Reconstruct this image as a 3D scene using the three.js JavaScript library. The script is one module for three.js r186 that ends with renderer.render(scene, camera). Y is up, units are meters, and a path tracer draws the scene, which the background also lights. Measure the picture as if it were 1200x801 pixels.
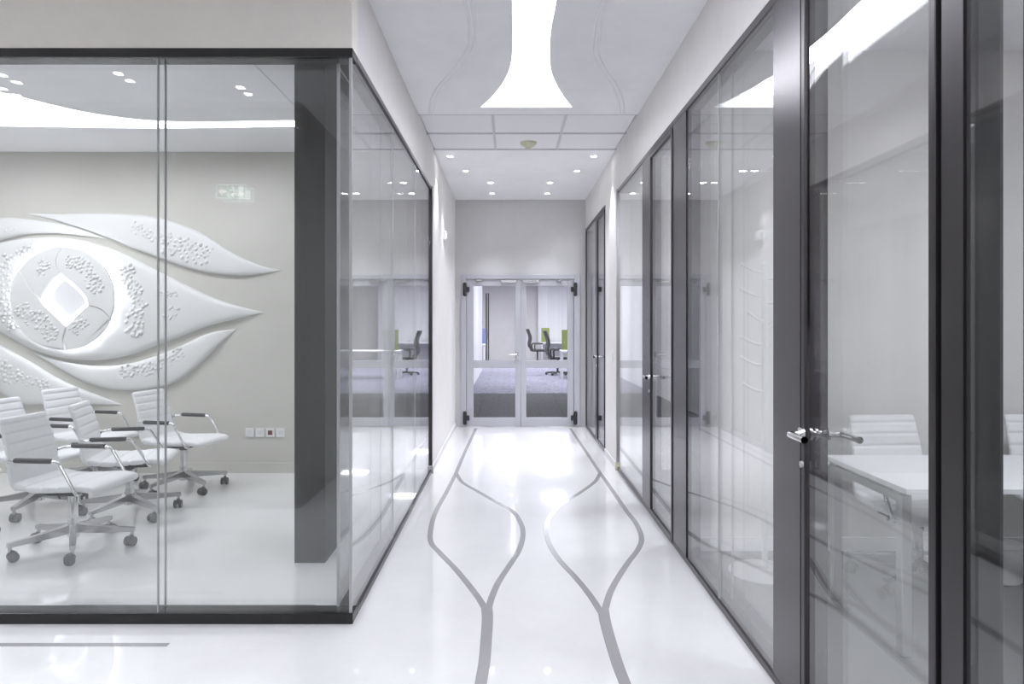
import * as THREE from 'three';
import { RoundedBoxGeometry } from 'three/addons/geometries/RoundedBoxGeometry.js';
import { mergeGeometries } from 'three/addons/utils/BufferGeometryUtils.js';
import { RectAreaLightUniformsLib } from 'three/addons/lights/RectAreaLightUniformsLib.js';

// ---------------------------------------------------------------- camera, light, exposure
const scene = new THREE.Scene();
scene.background = new THREE.Color(0, 0, 0);
const F = 825, EYE = 1.45;
const camera = new THREE.PerspectiveCamera(2 * Math.atan(400.5 / F) * 180 / Math.PI, 1200 / 801, 0.05, 80);
camera.position.set(0, EYE, 0);
camera.lookAt(0, EYE, -10);
camera.setViewOffset(1200, 801, 3, 21.5, 1200, 801);
scene.add(camera);
const renderer = new THREE.WebGLRenderer({ antialias: true });
renderer.toneMapping = THREE.LinearToneMapping;
renderer.toneMappingExposure = 1.1;
renderer.shadowMap.enabled = true;
RectAreaLightUniformsLib.init();
const COOL = new THREE.Color(0.9, 0.91, 1.0);          // the white of the ceiling lamps
const BAND_LIGHT = 15.8, SPOT = 6, ROOM_FILL = 28, LOBBY_FILL = 38, OFFICE_PANEL = 85, EYE_BAND = 15;

function areaLight(x, y, d, w, l, power, color = COOL) {  // faces down
  const a = new THREE.RectAreaLight(color, power, w, l);
  a.position.set(x, y, -d); a.lookAt(x, y - 1, -d); scene.add(a); return a;
}
function spotLight(x, y, d, power, angle = 0.62, color = COOL) {
  const s = new THREE.SpotLight(color, power, 0, angle, 0.7, 2);
  s.position.set(x, y, -d); s.target.position.set(x, 0, -d); s.castShadow = true; s.shadow.radius = 1.5;
  scene.add(s); scene.add(s.target); return s;
}

// ---------------------------------------------------------------- helpers
let seed = 12345;
const rnd = () => { seed = (seed * 1664525 + 1013904223) >>> 0; return seed / 4294967296; };
const used = {};
const numbered = n => { const k = used[n] = (used[n] ?? -1) + 1; return k ? `${n}_${String(k).padStart(3, '0')}` : n; };
const shadow = m => { m.castShadow = m.receiveShadow = true; return m; };
function mesh(name, g, m, parent) {
  const o = shadow(new THREE.Mesh(g, m));
  o.name = parent ? name : numbered(name); (parent || scene).add(o); return o;
}
function group(name, parent) { const o = new THREE.Group(); o.name = parent ? name : numbered(name); (parent || scene).add(o); return o; }
function tag(o, label, category, grp) { o.userData.label = label; o.userData.category = category; if (grp) o.userData.group = grp; return o; }
function struct(o, label) { o.userData.kind = 'structure'; if (label) o.userData.label = label; return o; }
// a box from x0..x1, y0..y1 and depths d0..d1 in front of the camera; r rounds the edges
function boxG(x0, x1, y0, y1, d0, d1, r = 0) {
  const w = Math.abs(x1 - x0), h = Math.abs(y1 - y0), l = Math.abs(d1 - d0);
  const g = r ? new RoundedBoxGeometry(w, h, l, 2, Math.min(r, w / 2.1, h / 2.1, l / 2.1)) : new THREE.BoxGeometry(w, h, l);
  g.translate((x0 + x1) / 2, (y0 + y1) / 2, -(d0 + d1) / 2);
  return metreUV(g);
}
function metreUV(g) {                                     // uv in metres on the plane that each face looks along
  const p = g.attributes.position, n = g.attributes.normal, uv = new Float32Array(p.count * 2);
  for (let i = 0; i < p.count; i++) {
    const ax = Math.abs(n.getX(i)), ay = Math.abs(n.getY(i)), az = Math.abs(n.getZ(i));
    const [u, v] = ay >= ax && ay >= az ? [p.getX(i), p.getZ(i)] : ax >= az ? [p.getZ(i), p.getY(i)] : [p.getX(i), p.getY(i)];
    uv[2 * i] = u; uv[2 * i + 1] = v;
  }
  g.setAttribute('uv', new THREE.BufferAttribute(uv, 2)); return g;
}
const box = (name, x0, x1, y0, y1, d0, d1, m, parent, r) => mesh(name, boxG(x0, x1, y0, y1, d0, d1, r), m, parent);
function settle(o, x, y, d) {                             // put a thing's origin at its base, parts staying where they are
  o.position.set(x, y, -d);
  for (const c of o.children) c.position.sub(o.position);
  return o;
}
function merged(gs) { return mergeGeometries(gs.map(g => { const t = g.index ? g.toNonIndexed() : g; for (const k of Object.keys(t.attributes)) if (!['position', 'normal', 'uv'].includes(k)) t.deleteAttribute(k); return t; })); }
function tubeG(pts, r, seg = 24, rad = 8, closed = false, tension = 0.5) {
  return new THREE.TubeGeometry(new THREE.CatmullRomCurve3(pts.map(p => new THREE.Vector3(...p)), closed, 'catmullrom', tension), seg, r, rad, closed);
}
function cylG(x, y0, y1, d, r0, r1 = r0, n = 20) { const g = new THREE.CylinderGeometry(r1, r0, y1 - y0, n); g.translate(x, (y0 + y1) / 2, -d); return g; }

// ---------------------------------------------------------------- textures and materials
function noiseTexture(size, cells, octaves, gain, s, map = v => v, wrap = 1) {
  seed = s;
  const a = new Float32Array(size * size);
  let amp = 1, total = 0, c = cells;
  for (let o = 0; o < octaves && c <= size; o++, c *= 2, amp *= gain) {
    const grid = Float32Array.from({ length: c * c }, rnd); total += amp;
    for (let y = 0; y < size; y++) for (let x = 0; x < size; x++) {
      const fx = x / size * c, fy = y / size * c, ix = fx | 0, iy = fy | 0;
      const sx = (t => t * t * (3 - 2 * t))(fx - ix), sy = (t => t * t * (3 - 2 * t))(fy - iy), jx = (ix + 1) % c, jy = (iy + 1) % c;
      const t = grid[iy * c + ix] * (1 - sx) + grid[iy * c + jx] * sx, b = grid[jy * c + ix] * (1 - sx) + grid[jy * c + jx] * sx;
      a[y * size + x] += amp * (t * (1 - sy) + b * sy);
    }
  }
  const out = new Uint8Array(size * size * 4);
  for (let i = 0; i < size * size; i++) { const v = Math.max(0, Math.min(255, 255 * map(a[i] / total))); out[4 * i] = out[4 * i + 1] = out[4 * i + 2] = v; out[4 * i + 3] = 255; }
  const t = new THREE.DataTexture(out, size, size); t.magFilter = THREE.LinearFilter; t.minFilter = THREE.LinearMipmapLinearFilter; t.generateMipmaps = true;
  t.wrapS = t.wrapT = THREE.RepeatWrapping; t.repeat.set(1 / wrap, 1 / wrap); t.needsUpdate = true; return t;
}
const rep = (t, metres) => { const c = t.clone(); c.repeat.set(1 / metres, 1 / metres); c.needsUpdate = true; return c; };
const wavy = noiseTexture(256, 6, 3, 0.4, 11);
const fine = noiseTexture(256, 64, 3, 0.6, 22);
const speck = noiseTexture(512, 8, 6, 0.75, 33, v => 0.97 + 0.05 * (v - 0.5));
speck.colorSpace = THREE.SRGBColorSpace;
const pile = noiseTexture(512, 24, 5, 0.9, 44, v => 0.8 + 0.7 * (v - 0.5));
pile.colorSpace = THREE.SRGBColorSpace;

const std = (r, g, b, rough, metal = 0, more = {}) => { const m = new THREE.MeshStandardMaterial({ roughness: rough, metalness: metal, ...more }); m.color.setRGB(r, g, b); return m; };
const phys = (r, g, b, rough, metal = 0, more = {}) => { const m = new THREE.MeshPhysicalMaterial({ roughness: rough, metalness: metal, ...more }); m.color.setRGB(r, g, b); return m; };
const glow = (r, g, b, k) => { const m = std(0.8, 0.8, 0.8, 0.6); m.emissive.setRGB(r, g, b); m.emissiveIntensity = k; return m; };
const M = {
  floor: phys(0.87, 0.87, 0.87, 0.3, 0, { map: rep(speck, 1.7), clearcoat: 1, clearcoatRoughness: 0.03, bumpMap: rep(wavy, 1.3), bumpScale: 0.0012 }),
  inlay: std(0.46, 0.45, 0.46, 0.2, 0.35, { map: rep(speck, 0.4), bumpMap: rep(wavy, 1.3), bumpScale: 0.0012 }),
  wall: std(0.8, 0.785, 0.77, 0.7, 0, { map: rep(speck, 2.3), bumpMap: rep(fine, 0.5), bumpScale: 0.0003 }),
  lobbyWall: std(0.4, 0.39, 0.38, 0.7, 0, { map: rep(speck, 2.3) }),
  fascia: std(0.87, 0.83, 0.77, 0.7, 0, { map: rep(speck, 2.3), bumpMap: rep(fine, 0.5), bumpScale: 0.0003 }),
  officeFloor: std(0.13, 0.13, 0.132, 0.5, 0, { map: rep(speck, 1.1) }),
  endWall: std(0.64, 0.635, 0.64, 0.7, 0, { map: rep(speck, 2.3), bumpMap: rep(fine, 0.5), bumpScale: 0.0003 }),
  eyeWall: std(0.62, 0.61, 0.56, 0.65, 0, { map: rep(speck, 2.3), bumpMap: rep(fine, 0.5), bumpScale: 0.0003 }),
  ceiling: std(0.92, 0.915, 0.93, 0.7, 0, { map: rep(speck, 2.9) }),
  tile: std(0.82, 0.81, 0.83, 0.9, 0, { bumpMap: rep(fine, 0.25), bumpScale: 0.0006 }),
  gridBar: std(0.6, 0.6, 0.62, 0.5),
  trim: std(0.7, 0.7, 0.7, 0.45),
  white: std(0.82, 0.82, 0.83, 0.45),
  plaster: std(0.73, 0.73, 0.72, 0.5),
  frame: std(0.07, 0.064, 0.068, 0.3, 0.75),
  post: std(0.1, 0.093, 0.099, 0.27, 0.8, { bumpMap: rep(fine, 0.2), bumpScale: 0.0001 }),
  black: std(0.012, 0.012, 0.013, 0.25),
  gasket: std(0.02, 0.02, 0.022, 0.6),
  seal: std(0.42, 0.43, 0.43, 0.3, 0.3),
  glass: phys(0.985, 0.99, 0.987, 0, 0, { transmission: 1, ior: 1.5, thickness: 0 }),
  charcoal: std(0.026, 0.026, 0.028, 0.55, 0, { map: rep(speck, 0.9) }),
  alu: std(0.5, 0.5, 0.51, 0.24, 1),
  chrome: std(0.78, 0.78, 0.79, 0.14, 1),
  steel: std(0.6, 0.6, 0.61, 0.28, 1),
  leather: phys(0.86, 0.86, 0.87, 0.5, 0, { bumpMap: rep(fine, 0.12), bumpScale: 0.0004, sheen: 0.1 }),
  rubber: std(0.025, 0.025, 0.027, 0.5),
  caster: std(0.05, 0.05, 0.052, 0.45),
  doorPaint: std(0.46, 0.46, 0.5, 0.4),
  carpetDark: std(0.2, 0.2, 0.215, 0.95, 0, { map: rep(pile, 0.8), bumpMap: rep(fine, 0.1), bumpScale: 0.003 }),
  carpetLilac: std(0.42, 0.41, 0.52, 0.8, 0, { map: rep(pile, 1.4) }),
  green: std(0.26, 0.31, 0.085, 0.9), blue: std(0.16, 0.22, 0.5, 0.9),
  plastic: std(0.8, 0.8, 0.8, 0.35), maroon: std(0.13, 0.03, 0.03, 0.35), yellowed: std(0.62, 0.6, 0.46, 0.5),
  lampBand: glow(0.95, 0.97, 1, 3.5), lampEye: glow(0.95, 0.96, 1, 3.5), lampSpot: glow(1, 1, 1, 50), lampPanel: glow(0.95, 0.97, 1, 3.0),
  led: glow(0.9, 0.92, 1, 5), ledEdge: glow(0.92, 0.93, 1, 1.5),
};
const H = 3.19, HG = 2.78, XL = -0.76, XR = 1.07, DF = 3.4, DB = 6.85, DE = 9.9, TH0 = 0.092;   // ceiling, glazing head, corridor sides, glass front, eye wall, end wall

// ---------------------------------------------------------------- the shell
const floor = struct(group('floor'), 'glossy white resin floor with grey inlaid strips');
box('floor_slab', -7.6, 4.7, -0.1, 0, -4.6, DE + 0.05, M.floor, floor);
{ // inlaid strips, traced as centre lines on the floor plane
  const at = ([px, py]) => { const d = EYE * F / (py - 379); return [(px - 597) * d / F, d]; };
  const ribbon = (pts, w0, w1, y = 0.0016) => {
    const c = new THREE.CatmullRomCurve3(pts.map(([x, d]) => new THREE.Vector3(x, 0, -d)), false, 'centripetal'), n = pts.length * 8;
    const P = [], idx = [], U = [];
    for (let i = 0; i <= n; i++) {
      const t = i / n, p = c.getPoint(t), g = c.getTangent(t), w = (w0 + (w1 - w0) * t) / 2, nx = -g.z, nz = g.x, L = Math.hypot(nx, nz);
      for (const [s, h] of [[-1, 0], [-1, y], [1, y], [1, 0]]) { P.push(p.x + s * w * nx / L, h, p.z + s * w * nz / L); U.push(p.x + s * w * nx / L, p.z + s * w * nz / L); }
      if (i) for (let k = 0; k < 3; k++) { const a = (i - 1) * 4 + k, b = i * 4 + k; idx.push(a, a + 1, b, b, a + 1, b + 1); }
    }
    const g = new THREE.BufferGeometry(); g.setAttribute('position', new THREE.Float32BufferAttribute(P, 3)); g.setAttribute('uv', new THREE.Float32BufferAttribute(U, 2)); g.setIndex(idx);
    const f = g.toNonIndexed(); f.computeVertexNormals(); return f;
  };
  const strip = (pts, w0 = 0.036, w1 = w0, y) => mesh('inlay_strip', ribbon(pts, w0, w1, y), M.inlay, floor);
  const L = [
    [[557.7, 501.7], [546, 527], [534.4, 554]],
    [[534.4, 554], [522.7, 577.4], [511, 598.7], [505.2, 618], [505.2, 635.6], [515, 647], [534, 666.7], [550, 686], [561.6, 701.7], [570, 716]],
    [[534.4, 554], [542, 565], [559.6, 575.4], [583, 589], [600.4, 598.7], [610, 612], [612.8, 626], [608, 645], [596.5, 663], [583, 684], [575, 703.6], [571.5, 718]],
    [[668.3, 501.7], [686, 528], [703.3, 554]],
    [[703.3, 554], [720.8, 579], [734.4, 598.7], [746, 614], [751.8, 631.7], [748, 643], [736, 659], [724.7, 676], [715, 694], [709, 714]],
    [[703.3, 554], [697.5, 563.8], [682, 575.4], [658.6, 591], [645, 604.6], [640, 618], [643, 635.6], [654.8, 655], [674, 676], [691.7, 697.8], [706, 720]],
  ];
  for (const l of L) strip(l.map(at));
  strip([...[[570.5, 713], [571.2, 723], [570, 746], [567.4, 777], [563.5, 801]].map(at), [-0.12, 2.4], [-0.17, 1.9]], 0.058, 0.044, 0.0024);
  strip([...[[706.5, 712], [709, 727], [715, 750], [724.7, 781], [732.4, 801]].map(at), [0.47, 2.4], [0.52, 1.9]], 0.058, 0.044, 0.0024);
  for (const s of [-1, 1]) {                              // the pattern goes on behind the camera
    const c = s < 0 ? -0.17 : 0.52;
    strip([[c, 1.92], [c + 0.1, 1.5], [c + 0.2, 1.0], [c + 0.12, 0.4], [c, -0.6], [c, -3.5]]);
    strip([[c, 1.92], [c - 0.1, 1.5], [c - 0.2, 1.0], [c - 0.12, 0.4], [c, -0.6]]);
  }
  strip([[-6.5, 3.18], [-3, 3.18], [-1.54, 3.18]], 0.03); // in front of the glass front, and one behind it
  strip([[-2.26, 3.62], [-1.6, 3.62], [-1.0, 3.62]], 0.022);
}

// walls of the corridor
const W = (name, ...a) => struct(box(name, ...a));
W('wall_left', XL - 0.14, XL, 0, H, DB, DE, M.wall);
W('wall_left', -7.6, XL, HG, H, DF, DF + 0.12, M.fascia);                        // above the glass front
W('wall_left', XL - 0.12, XL, HG, H, DF + 0.12, DB, M.wall);                   // above the glass side
W('wall_right', XR, XR + 0.12, HG, H, -4.5, 6.97, M.wall);
W('wall_right', XR, XR + 3.5, 0, H, 6.97, 7.85, M.wall);
W('wall_right', XR, XR + 0.12, HG, H, 7.85, DE, M.wall);
W('wall_right', XR, XR + 0.12, 0, HG, -4.5, 0.2, M.wall);
{ // end wall round the double door
  const g = struct(group('wall_end'));
  box('wall_panel', XL - 0.14, -0.68, 0, H, DE, DE + 0.12, M.endWall, g);
  box('wall_panel', 0.99, 4.7, 0, H, DE, DE + 0.12, M.endWall, g);
  box('wall_panel', -0.68, 0.99, 2.14, H, DE, DE + 0.12, M.endWall, g);
}
struct(box('baseboard_left', XL, XL + 0.012, 0, 0.06, DB + 0.03, DE, M.trim));
struct(box('baseboard_right', XR - 0.012, XR, 0, 0.06, 7.02, 7.85, M.trim));
// eye room and the lobby before it
W('wall_eye_room', -7.6, XL - 0.14, 0, 3.12, DB, DB + 0.12, M.eyeWall);
struct(box('baseboard_eye_room', -7.5, XL - 0.14, 0, 0.1, DB - 0.015, DB, M.eyeWall));
W('wall_far_left', -7.7, -7.5, 0, H, 1.3, DB, M.wall);
W('wall_lobby', -7.6, -1.64, 0, H, 1.2, 1.3, M.lobbyWall);
W('wall_behind_left', -1.74, -1.64, 0, H, -4.5, 1.2, M.lobbyWall);
W('wall_behind', -1.74, 4.7, 0, H, -4.6, -4.5, M.wall);
W('wall_far_right', 4.6, 4.7, 0, H, -4.5, DE, M.wall);
const back = W('wall_meeting_room', XR + 0.1, 4.6, 0, H, 4.49, 4.57, M.wall);
struct(box('baseboard_meeting_room', XR + 0.12, 4.6, 0, 0.09, 4.475, 4.49, M.white));
W('wall_meeting_room_front', XR + 0.12, 4.6, 0, H, 0.2, 0.3, M.wall);

struct(box('floor_meeting_room', XR + TH0, 4.6, 0, 0.006, 0.3, 4.475, M.officeFloor), 'matt grey floor of the meeting room');
struct(box('floor_side_room', XR + TH0, 4.6, 0, 0.006, 4.57, 6.97, M.officeFloor), 'matt grey floor of the room past the meeting room');

// ---------------------------------------------------------------- ceilings
const RECESS = 0.1;                                       // the glowing field sits this far up in its opening
const BANDS = [[ // the glowing ceiling field ends in a flare at each end
  [-0.234, 5.67], [-0.106, 5.31], [-0.025, 4.98], [0.011, 4.7], [0.02, 4.4], [0.016, 3.8], [0.016, 2.8], [0.011, 2.3], [-0.025, 2.0], [-0.106, 1.67], [-0.234, 1.33],
  [0.507, 1.33], [0.4, 1.67], [0.32, 2.0], [0.281, 2.2], [0.262, 2.5], [0.25, 2.9], [0.252, 3.8], [0.245, 4.2], [0.262, 4.54], [0.281, 4.81], [0.33, 5.07], [0.4, 5.34], [0.507, 5.67]]];
BANDS.push(BANDS[0].map(([x, d]) => [x, d - 4.6]));
const longSide = a => new THREE.CatmullRomCurve3(a.map(([x, d]) => new THREE.Vector3(x, d, 0)), false, 'centripetal').getPoints(a.length * 5).map(p => [p.x, p.y]);
const smooth = pts => [...longSide(pts.slice(0, 11)), ...longSide(pts.slice(11))];   // the two long sides as curves, the ends straight
const shapeOf = pts => new THREE.Shape(pts.map(p => new THREE.Vector2(...p)));
// a flat sheet hanging at height y, shape given in (x, depth)
function sheetG(shape, y, thick) { const g = new THREE.ExtrudeGeometry(shape, { depth: thick, bevelEnabled: false }); g.rotateX(-Math.PI / 2); g.translate(0, y, 0); return metreUV(g); }
{
  const c = struct(group('ceiling'), 'white plasterboard and tile ceiling of the corridor');
  const rect = (x0, x1, d0, d1) => shapeOf([[x0, d0], [x1, d0], [x1, d1], [x0, d1]]);
  const s = rect(-7.6, 4.7, -4.6, 5.87);
  for (const b of BANDS) s.holes.push(new THREE.Path(smooth(b).map(p => new THREE.Vector2(...p))));
  // eye room has its own ceiling below, so the corridor sheet may run over it
  mesh('ceiling_panel', sheetG(s, H, RECESS + 0.03), M.ceiling, c);
  box('ceiling_panel', -7.6, XL, H, H + 0.06, 5.87, DE, M.ceiling, c);
  box('ceiling_panel', XR, 4.7, H, H + 0.06, 5.87, DE, M.ceiling, c);
  box('ceiling_panel', XL, XR, H, H + 0.06, 7.06, DE, M.ceiling, c);
  // two rows of tiles
  const xs = [XL, -0.14, 0.475, XR], ds = [5.87, 6.465, 7.06];
  for (let i = 0; i < 3; i++) for (let j = 0; j < 2; j++) box('ceiling_tile', xs[i] + 0.012, xs[i + 1] - 0.012, H + 0.008, H + 0.03, ds[j] + 0.012, ds[j + 1] - 0.012, M.tile, c);
  for (const x of [-0.14, 0.475]) box('grid_bar', x - 0.012, x + 0.012, H, H + 0.03, 5.87, 7.06, M.gridBar, c);
  for (const d of ds) box('grid_bar', XL, XR, H - 0.001, H + 0.03, d - 0.012, d + 0.012, M.gridBar, c);
  box('ceiling_backing', XL, XR, H + 0.031, H + 0.06, 5.87, 7.06, M.tile, c);
  // shallow curved mouldings beside the light
  const mould = pts => {
    const cv = new THREE.CatmullRomCurve3(pts.map(([x, d]) => new THREE.Vector3(x, H, -d)), false, 'centripetal'), n = 60, P = [], I = [];
    for (let i = 0; i <= n; i++) {
      const p = cv.getPoint(i / n), t = cv.getTangent(i / n), nx = -t.z, nz = t.x;
      for (const [s, y] of [[-0.026, 0], [-0.021, -0.007], [-0.012, -0.007], [-0.007, -0.001], [0.007, -0.001], [0.012, -0.007], [0.021, -0.007], [0.026, 0]]) P.push(p.x + nx * s, H + y, p.z + nz * s);
      if (i) for (let k = 0; k < 7; k++) { const a = (i - 1) * 8 + k, b = i * 8 + k; I.push(a, b, a + 1, b, b + 1, a + 1); }
    }
    const g = new THREE.BufferGeometry(); g.setAttribute('position', new THREE.Float32BufferAttribute(P, 3)); g.setIndex(I);
    const f = g.toNonIndexed(); f.computeVertexNormals(); return mesh('moulding', metreUV(f), M.ceiling, c);
  };
  mould([[-0.237, 1.0], [-0.237, 2.5], [-0.237, 3.6], [-0.216, 4.01], [-0.248, 4.44], [-0.337, 4.75], [-0.496, 5.145], [-0.602, 5.52], [-0.65, 5.85]]);
  mould([[0.51, 1.0], [0.51, 2.5], [0.51, 3.79], [0.529, 4.26], [0.556, 4.54], [0.638, 4.81], [0.774, 5.17], [0.88, 5.56], [0.934, 5.85]]);
  BANDS.forEach((b, i) => {
    const o = mesh('ceiling_light', sheetG(shapeOf(smooth(b).map(([x, d]) => [(x - 0.136) * 1.06 + 0.136, d + (d > b[5][1] ? 0.015 : -0.015)])), H + RECESS, 0.02), M.lampBand);
    tag(o, i ? 'flared white glowing ceiling field further back over the corridor' : 'long white glowing ceiling field with flared end before the ceiling tiles', 'ceiling light');
    const d0 = Math.min(...b.map(p => p[1])), d1 = Math.max(...b.map(p => p[1]));
    areaLight(0.136, H + RECESS - 0.006, (d0 + d1) / 2, 0.22, d1 - d0 - 0.3, BAND_LIGHT);
  });
}
const EH = 3.12;
{ // ceiling of the eye room with its curved light field
  const c = struct(group('ceiling_eye_room'), 'grey-white ceiling of the room behind the glass front');
  const lens = [[[-1.5, 5.98], [-1.8, 5.97], [-2.9, 6.02], [-3.4, 6.01], [-4.0, 5.97], [-5.6, 5.9]], [[-5.6, 4.75], [-5.0, 4.62], [-4.3, 4.7], [-3.9, 4.9], [-3.68, 5.08], [-3.5, 5.36], [-3.33, 5.58], [-2.92, 5.8], [-1.8, 5.79], [-1.5, 5.79]]];
  const sm = [].concat(...lens.map(longSide));
  const s = shapeOf([[-7.6, DF + 0.12], [XL - 0.12, DF + 0.12], [XL - 0.12, DB], [-7.6, DB]]);
  s.holes.push(new THREE.Path(sm.map(p => new THREE.Vector2(...p))));
  mesh('ceiling_panel', sheetG(s, EH, 0.05), M.ceiling, c);
  box('ceiling_seam', -1.65, -1.64, EH - 0.004, EH, DF + 0.12, 5.78, M.trim, c);
  const o = mesh('ceiling_light', sheetG(shapeOf(sm.map(([x, d]) => [x, d + (d > 5.9 ? 0.02 : -0.02)])), EH + 0.03, 0.02), M.lampEye);
  tag(o, 'lens-shaped white glowing ceiling field in the room with the eye relief', 'ceiling light');
  areaLight(-3.3, EH + 0.025, 5.9, 3.5, 0.16, EYE_BAND);
  areaLight(-4.7, EH + 0.025, 5.2, 1.3, 0.8, EYE_BAND * 0.3);
}
function downlight(x, d, h, label, grp, power = SPOT) {
  const t = group('downlight');
  const rim = new THREE.LatheGeometry([[0.028, 0.0], [0.03, -0.004], [0.042, -0.004], [0.045, 0]].map(p => new THREE.Vector2(...p)), 24);
  rim.translate(x, h, -d); mesh('rim', rim, M.white, t);
  const g = new THREE.CylinderGeometry(0.03, 0.03, 0.004, 20); g.translate(x, h - 0.0015, -d); mesh('lamp', g, M.lampSpot, t);
  spotLight(x, h - 0.012, d, power);
  settle(t, x, h, d); return tag(t, label, 'downlight', grp);
}
for (const [x, d] of [[-0.617, 7.32], [0.877, 7.32], [-0.498, 8.02], [0.77, 8.02], [-0.232, 8.69], [0.502, 8.69], [-0.233, 9.41], [0.508, 9.41]])
  downlight(x, d, H, `round corridor downlight of ${{ 7.32: 'the pair just past the ceiling tiles', 8.02: 'the second pair after the ceiling tiles', 8.69: 'the pair one before the end wall', 9.41: 'the pair closest to the end wall' }[d]}`, `corridor downlight pair ${{ 7.32: 'just past the ceiling tiles', 8.02: 'second after the tiles', 8.69: 'one before the end wall', 9.41: 'closest to the end wall' }[d]}`);
for (const [x, d] of [[-1.98, 1.64], [-2.72, 1.93], [-3.55, 1.9], [-3.75, 1.62], [-4.6, 1.8]])
  downlight(x, d, H, 'small round downlight over the lobby, seen mirrored in the glass front', 'downlights over the lobby');
function panelLamp(x, d, h, w, l, label, power, grp) {
  const t = group('panel_light');
  box('frame', x - w / 2 - 0.02, x + w / 2 + 0.02, h - 0.012, h, d - l / 2 - 0.02, d + l / 2 + 0.02, M.white, t);
  box('lamp_diffuser', x - w / 2, x + w / 2, h - 0.015, h - 0.011, d - l / 2, d + l / 2, M.lampPanel, t);
  areaLight(x, h - 0.018, d, w, l, power);
  settle(t, x, h, d); return tag(t, label, 'ceiling light', grp);
}
panelLamp(2.9, 1.7, H, 0.6, 1.2, 'added unseen ceiling lamp that lights the meeting room with the table', ROOM_FILL);  // added out of view so the meeting room is lit
panelLamp(2.8, 5.7, H, 0.6, 1.2, 'added unseen ceiling lamp that lights the room behind the second glass door', ROOM_FILL);  // likewise added, unseen, to light the next room
panelLamp(2.8, 8.9, H, 0.6, 1.2, 'added unseen ceiling lamp that lights the room beside the double door', ROOM_FILL);  // another unseen lamp, added to light the last side room
panelLamp(-4.8, 2.3, H, 1.2, 0.3, 'added unseen ceiling lamp that brightens the lobby before the glass front', LOBBY_FILL);  // added out of frame to brighten the lobby and the fascia

{ // smoke detector
  const t = group('smoke_detector'), p = [[0, -0.062], [0.02, -0.062], [0.03, -0.054], [0.034, -0.044], [0.05, -0.036], [0.074, -0.02], [0.08, -0.008], [0.08, 0]].map(q => new THREE.Vector2(...q));
  const g = new THREE.LatheGeometry(p, 28); mesh('housing', g, M.yellowed, t);
  const v = new THREE.CylinderGeometry(0.0325, 0.031, 0.008, 20, 1); v.translate(0, -0.048, 0); mesh('vent_ring', v, M.rubber, t);
  t.position.set(0.182, H + 0.008, -6.8); tag(t, 'yellowed round smoke detector on a ceiling tile', 'smoke detector');
}

// ---------------------------------------------------------------- glass partitions
function pane(parent, ...b) { return box('pane', ...b, M.glass, parent); }
{ // glass front and side of the eye room, double glazed
  const t = group('glass_partition');
  tag(t, 'frameless glass front and side with black sill round the room with the eye', 'partition');
  const T = 0.1, j = -1.703, y0 = 0.05, y1 = HG - 0.042;
  box('sill', -7.5, XL + 0.004, 0, 0.052, DF - 0.004, DF + T, M.black, t, 0.004);
  box('head_rail', -7.5, XL + 0.004, HG - 0.045, HG, DF - 0.004, DF + T, M.black, t, 0.004);
  box('sill', XL - T, XL + 0.004, 0, 0.035, DF + T, DB, M.frame, t, 0.004);
  box('head_rail', XL - T, XL + 0.004, HG - 0.035, HG, DF + T, DB, M.frame, t, 0.004);
  box('end_post', XL - T, XL + 0.012, 0, HG, DB - 0.03, DB + 0.006, M.frame, t, 0.003);
  box('foot_plate', XL - 0.02, XL + 0.022, 0, 0.075, DB - 0.034, DB + 0.012, M.steel, t, 0.003);
  for (const [o, xe] of [[0.008, XL - 0.004], [0.082, XL - 0.082]]) {
    pane(t, -7.4, -4.1, y0, y1, DF + o, DF + o + 0.01); pane(t, -4.09, j - 0.004, y0, y1, DF + o, DF + o + 0.01); pane(t, j + 0.004, xe - 0.01, y0, y1, DF + o, DF + o + 0.01);
    for (const x of [-4.095, j]) box('joint_seal', x - 0.003, x + 0.003, y0, y1, DF + o - 0.001, DF + o + 0.011, M.seal, t);
    const ds = [DF + o + 0.012, 4.64, 5.74, DB - 0.032];
    for (let i = 0; i < 3; i++) {
      pane(t, xe - 0.012, xe - 0.002, 0.035, y1, ds[i] + 0.003, ds[i + 1] - 0.003);
      if (i) box('joint_seal', xe - 0.013, xe - 0.001, 0.035, y1, ds[i] - 0.004, ds[i] + 0.004, M.seal, t);
    }
    box('corner_seal', xe - 0.012, xe + 0.001, y0, y1, DF + o - 0.001, DF + o + 0.012, M.seal, t);
  }
  settle(t, XL, 0, DF);
}
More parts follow.
